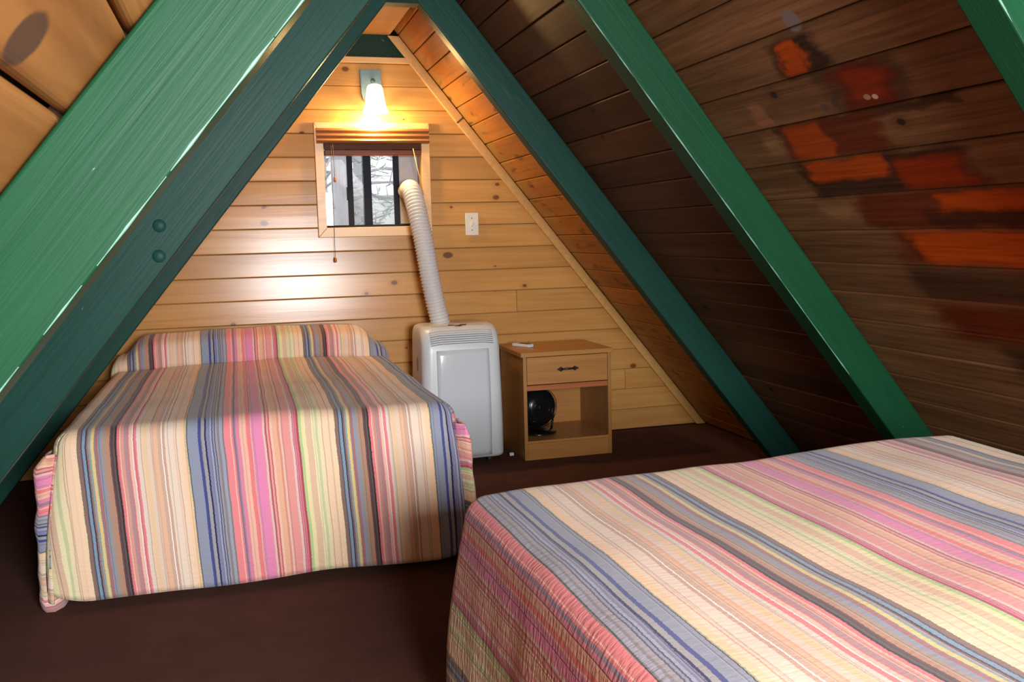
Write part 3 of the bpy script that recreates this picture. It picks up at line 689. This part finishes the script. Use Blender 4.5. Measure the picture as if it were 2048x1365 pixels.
# ------------------------------------------------------------------ beds and quilts
HT, HWD, RC = .533, .612, .055
def quilt(name, L, hem, pillow, seed, ears, label, loc, rz, HWD=HWD, tilt=0.0):
    rnd = random.Random(seed)
    a = HWD; inx = a-RC
    def top_z(x, y):
        q_ = max(0., min(1., (-x-.0)/.5)); z = HT+.014*(1-(x/a)**2)+tilt*q_*q_*(3-2*q_)
        z += .009*mnoise.noise(Vector((x*2.2, y*2.2, seed)))+.004*mnoise.noise(Vector((x*6, y*5, seed+9)))
        dy = 0.0
        if pillow:
            yc = L-.285+.018*math.sin(x*4+.5)+.012*mnoise.noise(Vector((x*5, 0, 3)))
            w = max(0., min(1., (a+.02-abs(x))/.17)); w = w*w*(3-2*w)
            e = y-yc
            if e > -.10:
                z -= .010*math.exp(-(e/.022)**2)*w
            if e > 0:
                p = 1-math.exp(-e/.042)
                z += .132*p*w*(1-.25*max(0, (e-.15)/.12)**2)+.006*mnoise.noise(Vector((x*4, e*4, 5)))*p
                dy = -.030*math.sin(min(1, e/.12)*math.pi)*w
        return z, dy
    nx, ny = 64, 92
    xs = [-inx+2*inx*i/nx for i in range(nx+1)]
    if pillow:
        k = [RC+(L-.32-RC)*j/60 for j in range(61)]+[L-.32+.32*(j+1)/32 for j in range(32)]
    else: k = [RC+(L-RC)*j/ny for j in range(ny+1)]
    ys = k; ny = len(ys)-1
    bm = bmesh.new(); uvl = bm.loops.layers.uv.new('cloth'); pk = bm.verts.layers.float.new('pucker')
    G = {}
    for i, x in enumerate(xs):
        for j, y in enumerate(ys):
            z, dy = top_z(x, y); v = bm.verts.new((x, y+dy, z)); v[pk] = .16; G[i, j] = v
    def face(vs, uvs):
        f = bm.faces.new(vs); f.smooth = True
        for l, c in zip(f.loops, uvs): l[uvl].uv = c
    for i in range(nx):
        for j in range(ny):
            face((G[i, j], G[i+1, j], G[i+1, j+1], G[i, j+1]), ((xs[i], ys[j]), (xs[i+1], ys[j]), (xs[i+1], ys[j+1]), (xs[i], ys[j+1])))
    # skirts: profile from inset r: (outward offset, drop, arc length)
    def profile(z0, zh, nrow=26):
        out = []
        for q in range(1, 7):
            t = q/6*math.pi/2; out.append((RC*math.sin(t), RC*(1-math.cos(t)), RC*t))
        hgt = z0-RC-zh
        for q in range(1, nrow+1):
            f = q/nrow; out.append((RC+.020*math.sin(f*math.pi*.85)+.012*f, RC+hgt*f, RC*math.pi/2+hgt*f))
        return out
    def wob(kind, s, d):  # ripple of the hanging cloth
        am = min(1, max(0, d-.05)/.25)
        if kind == 'front': return am*(.007*mnoise.noise(Vector((s*2.5, d*1.2, seed+3)))+.002*mnoise.noise(Vector((s*9, d*3, seed+6))))
        return am*(.013*mnoise.noise(Vector((s*3.5, d*1.0, seed+13)))+.004*mnoise.noise(Vector((s*11, d*3, seed+16))))
    def skirt(base, dirs, uvf, kind, params, hemf):
        cols = []; uu_ = [0.0]
        for b, dr, s in zip(base, dirs, params):
            zh = hemf(s); col = [b]; uvs = [uvf(s, 0)]
            for off, dz, arc in profile(b.co.z, zh):
                w = wob(kind, s, arc); f_ = max(0., dz-RC)/.45; dx = 0.0
                if kind == 'front':
                    e_ = max(0., min(1., (abs(s)-.30)/.28)); dx = math.copysign(.040*f_*e_*e_, s)
                else:
                    e_ = max(0., min(1., (.45-s)/.40)); w += .030*f_*e_
                v = bm.verts.new((b.co.x+dr[0]*(off+w)+dx, b.co.y+dr[1]*(off+w), b.co.z-dz))
                uu_[0] = (dx*1.15-.022*f_) if kind == 'front' else 0.0
                v[pk] = .16+(.84 if kind == 'side' else .30)*min(1, arc/.14) if kind == 'side' else .16+.25*max(0., min(1, (arc-.25)/.2))
                col.append(v); q_ = uvf(s, arc); uvs.append((q_[0]+uu_[0], q_[1]))
            cols.append((col, uvs))
        for (c0, u0), (c1, u1) in zip(cols, cols[1:]):
            for r in range(len(c0)-1):
                if c0[r] is c1[r]: face((c0[r], c0[r+1], c1[r+1]), (u0[r], u0[r+1], u1[r+1]))
                else: face((c0[r], c0[r+1], c1[r+1], c1[r]), (u0[r], u0[r+1], u1[r+1], u1[r]))
        return cols
    hf = lambda s: hem+.010*mnoise.noise(Vector((s*3, 1, seed)))+.035*max(0, (abs(s)-.50)/.10)**2
    hs = lambda s: hem+.012*mnoise.noise(Vector((s*2, 5, seed)))
    C5 = [math.radians(q*9) for q in range(0, 6)]
    # front: half of left arc, straight run, half of right arc
    base = [G[0, 0]]*5+[G[i, 0] for i in range(nx+1)]+[G[nx, 0]]*5
    dirs = [(-math.sin(t), -math.cos(t)) for t in C5[:0:-1]]+[(0, -1)]*(nx+1)+[(math.sin(t), -math.cos(t)) for t in C5[1:]]
    par = [-inx-RC*t for t in C5[:0:-1]]+xs+[inx+RC*t for t in C5[1:]]
    skirt(base, dirs, lambda s, d: (s, RC-d), 'front', par, hf)
    for sg in (-1, 1):
        ii = 0 if sg == -1 else nx
        base = [G[ii, 0]]*5+[G[ii, j] for j in range(ny+1)]
        dirs = [(sg*math.cos(t), -math.sin(t)) for t in C5[:0:-1]]+[(sg, 0)]*(ny+1)
        par = [RC-RC*t for t in C5[:0:-1]]+ys
        skirt(base, dirs, lambda s, d: (sg*(inx+d), s), 'side', par, hs)
    # bunched corner folds
    for sg in ears:
        nr = 34; rows = []
        for r in range(nr+1):
            f = r/nr; z = HT-.060-(HT-.060-(hem-.018))*f; d = RC*1.6+(HT-z)
            gr = min(1, f/.10); fl = .9+.1*f
            bx = (.046-.012*f if sg == -1 else .016)*gr*(1+.25*mnoise.noise(Vector((f*3, sg, seed)))-.25*math.exp(-((f-.33)/.06)**2))
            prof = [(.002, .085), (.018, .070), (.72*bx/.04*.040+.010, .045), (bx*fl+.016, .012), (bx*fl*1.05+.016, -.018), (bx*fl*.8+.012, -.038), (.012*fl, -.040), (-.008, -.020), (-.022, .010)]
            row = []
            for c, (ox, oy) in enumerate(prof):
                n = (.006 if sg == -1 else .002)*mnoise.noise(Vector((f*8, c*.7, seed+2)))
                v = bm.verts.new((sg*(a+ox+(.008 if sg == -1 else .030)*f+n), oy+(.040 if sg == -1 else .006)+.004*math.sin(f*9)-(.008 if c in (4, 5) else 0), z+.012*math.sin(c*.8)*f)); v[pk] = .6
                row.append((v, (sg*(inx+d+.01*mnoise.noise(Vector((f*9, c*.5, 1)))), oy)))
            rows.append(row)
        for A, B in zip(rows, rows[1:]):
            for c in range(len(A)-1):
                face((A[c][0], A[c+1][0], B[c+1][0], B[c][0]), (A[c][1], A[c+1][1], B[c+1][1], B[c][1]))
    me = bpy.data.meshes.new(name); bmesh.ops.recalc_face_normals(bm, faces=bm.faces); bm.to_mesh(me); bm.free()
    o = link(name, me, M['quilt']); o.location = loc; o.rotation_euler = (0, 0, rz)
    md = o.modifiers.new('thickness', 'SOLIDIFY'); md.thickness = .006; md.offset = -1
    return tag(o, label, 'quilt')
quilt('quilt', 1.690, .030, True, 4, (-1, 1), 'striped woven quilt tucked over a pillow on the bed against the pine gable wall', (.055, 2.970, 0), 0)
quilt('quilt', 1.90, .030, False, 21, (), 'striped woven quilt on the bed in the right foreground, pink side hanging toward the aisle', (1.080, 1.955, 0), math.radians(181.0), .650, .026)
def bed(loc, rz, L, label, dz=0.0):
    b = empty('bed', loc, rz); tag(b, label, 'bed')
    boxo('mattress', -HWD+.05, HWD-.05, .045, L-.03, .265, HT-.028-dz, M['mattress'], b, .03, 3)
    boxo('box_spring', -HWD+.055, HWD-.055, .05, L-.03, .13, .262, M['mattress'], b, .01)
    for sx in (-.45, .45):
        for sy in (.15, L-.2): from_bm('leg', lathe(bmesh.new(), [(0, 0), (.022, 0), (.026, .13), (0, .13)], 14, Vector((0, 0, 1)), Vector((sx, sy, 0))), M['metal_leg'], b)
    return b
bed((.055, 2.970, 0), 0, 1.69, 'bed under the striped quilt at the far gable wall beside the air conditioner')
bed((1.080, 1.955, 0), math.radians(181.0), 1.90, 'bed under the striped quilt in the right foreground', .01)

# ------------------------------------------------------------------ outside the far window
gd = bmesh.new()
N = 24; gv = {}
for i in range(N+1):
    for j in range(N+1):
        x = -14+30*i/N; y = 4.95+30*j/N
        gv[i, j] = gd.verts.new((x, y, -2.2+.16*(y-5)+.5*mnoise.noise(Vector((x*.2, y*.2, 0)))))
for i in range(N):
    for j in range(N): gd.faces.new((gv[i, j], gv[i+1, j], gv[i+1, j+1], gv[i, j+1])).smooth = True
tag(from_bm('ground', gd, M['ground']), kind='structure')
def gz(x, y): return -2.2+.16*(y-5)+.5*mnoise.noise(Vector((x*.2, y*.2, 0)))
def tree(x, y, r, h, label, seed, dens=90):
    q = random.Random(seed); t = empty('pine_tree', (x, y, gz(x, y)-.05)); tag(t, label, 'tree', 'pale pine trees outside the window')
    pts = [(.05*math.sin(k*.9+seed)*k/8, .05*math.cos(k*.7)*k/8, h*k/8) for k in range(9)]
    from_bm('trunk', tube(bmesh.new(), pts, [r*(1-.07*k) for k in range(9)], 14), M['bark'], t)
    br = bmesh.new(); lf = bmesh.new()
    for k in range(120):
        z = q.uniform(1.2, h*.95); a = q.uniform(0, 6.28); ln = q.uniform(.3, .75); up = q.uniform(-.25, .45)
        p0 = Vector((0, 0, z)); d = Vector((math.cos(a), math.sin(a), up)); p1 = p0+d*ln*.5+Vector((0, 0, .04)); p2 = p0+d*ln+Vector((0, 0, -.06*ln))
        tube(br, [p0, p1, p2], [.022, .014, .006], 5)
        for m in range(3):
            f = q.uniform(.35, .9); b0 = p0.lerp(p2, f); dd = (d+Vector((q.uniform(-.8, .8), q.uniform(-.8, .8), q.uniform(-.5, .5)))).normalized()
            tube(br, [b0, b0+dd*ln*.3], [.007, .003], 4)
        if k % 3 == 0:
            for m in range(dens//8):
                c = p0.lerp(p2, q.uniform(.4, 1.0))+Vector((q.gauss(0, .07), q.gauss(0, .07), q.gauss(0, .05)))
                e = Vector((q.gauss(0, 1), q.gauss(0, 1), q.gauss(0, 1))).normalized(); g2 = e.orthogonal().normalized()
                lf.faces.new([lf.verts.new(c), lf.verts.new(c+e*.07+g2*.014), lf.verts.new(c+e*.10)])
    bo = from_bm('branches', br, M['bark'], t); bo['kind'] = 'stuff'
    o = from_bm('needles', lf, M['needles'], t); o['kind'] = 'stuff'
tree(.93, 8.6, .10, 7, 'grey trunk seen through the left pane of the gable window', 1)
tree(1.78, 9.6, .115, 7, 'grey trunk with bare twigs seen through the right pane of the gable window', 2)
tree(1.15, 13.0, .09, 8, 'thin trunk farther back between the two window stiles', 3)
tree(2.75, 13.0, .13, 8, 'trunk farther back near the right end of the window view', 4)
tree(.45, 11.0, .11, 8, 'trunk farther back near the left end of the window view', 5)
tree(2.15, 17.0, .14, 9, 'most distant trunk through the window', 6)
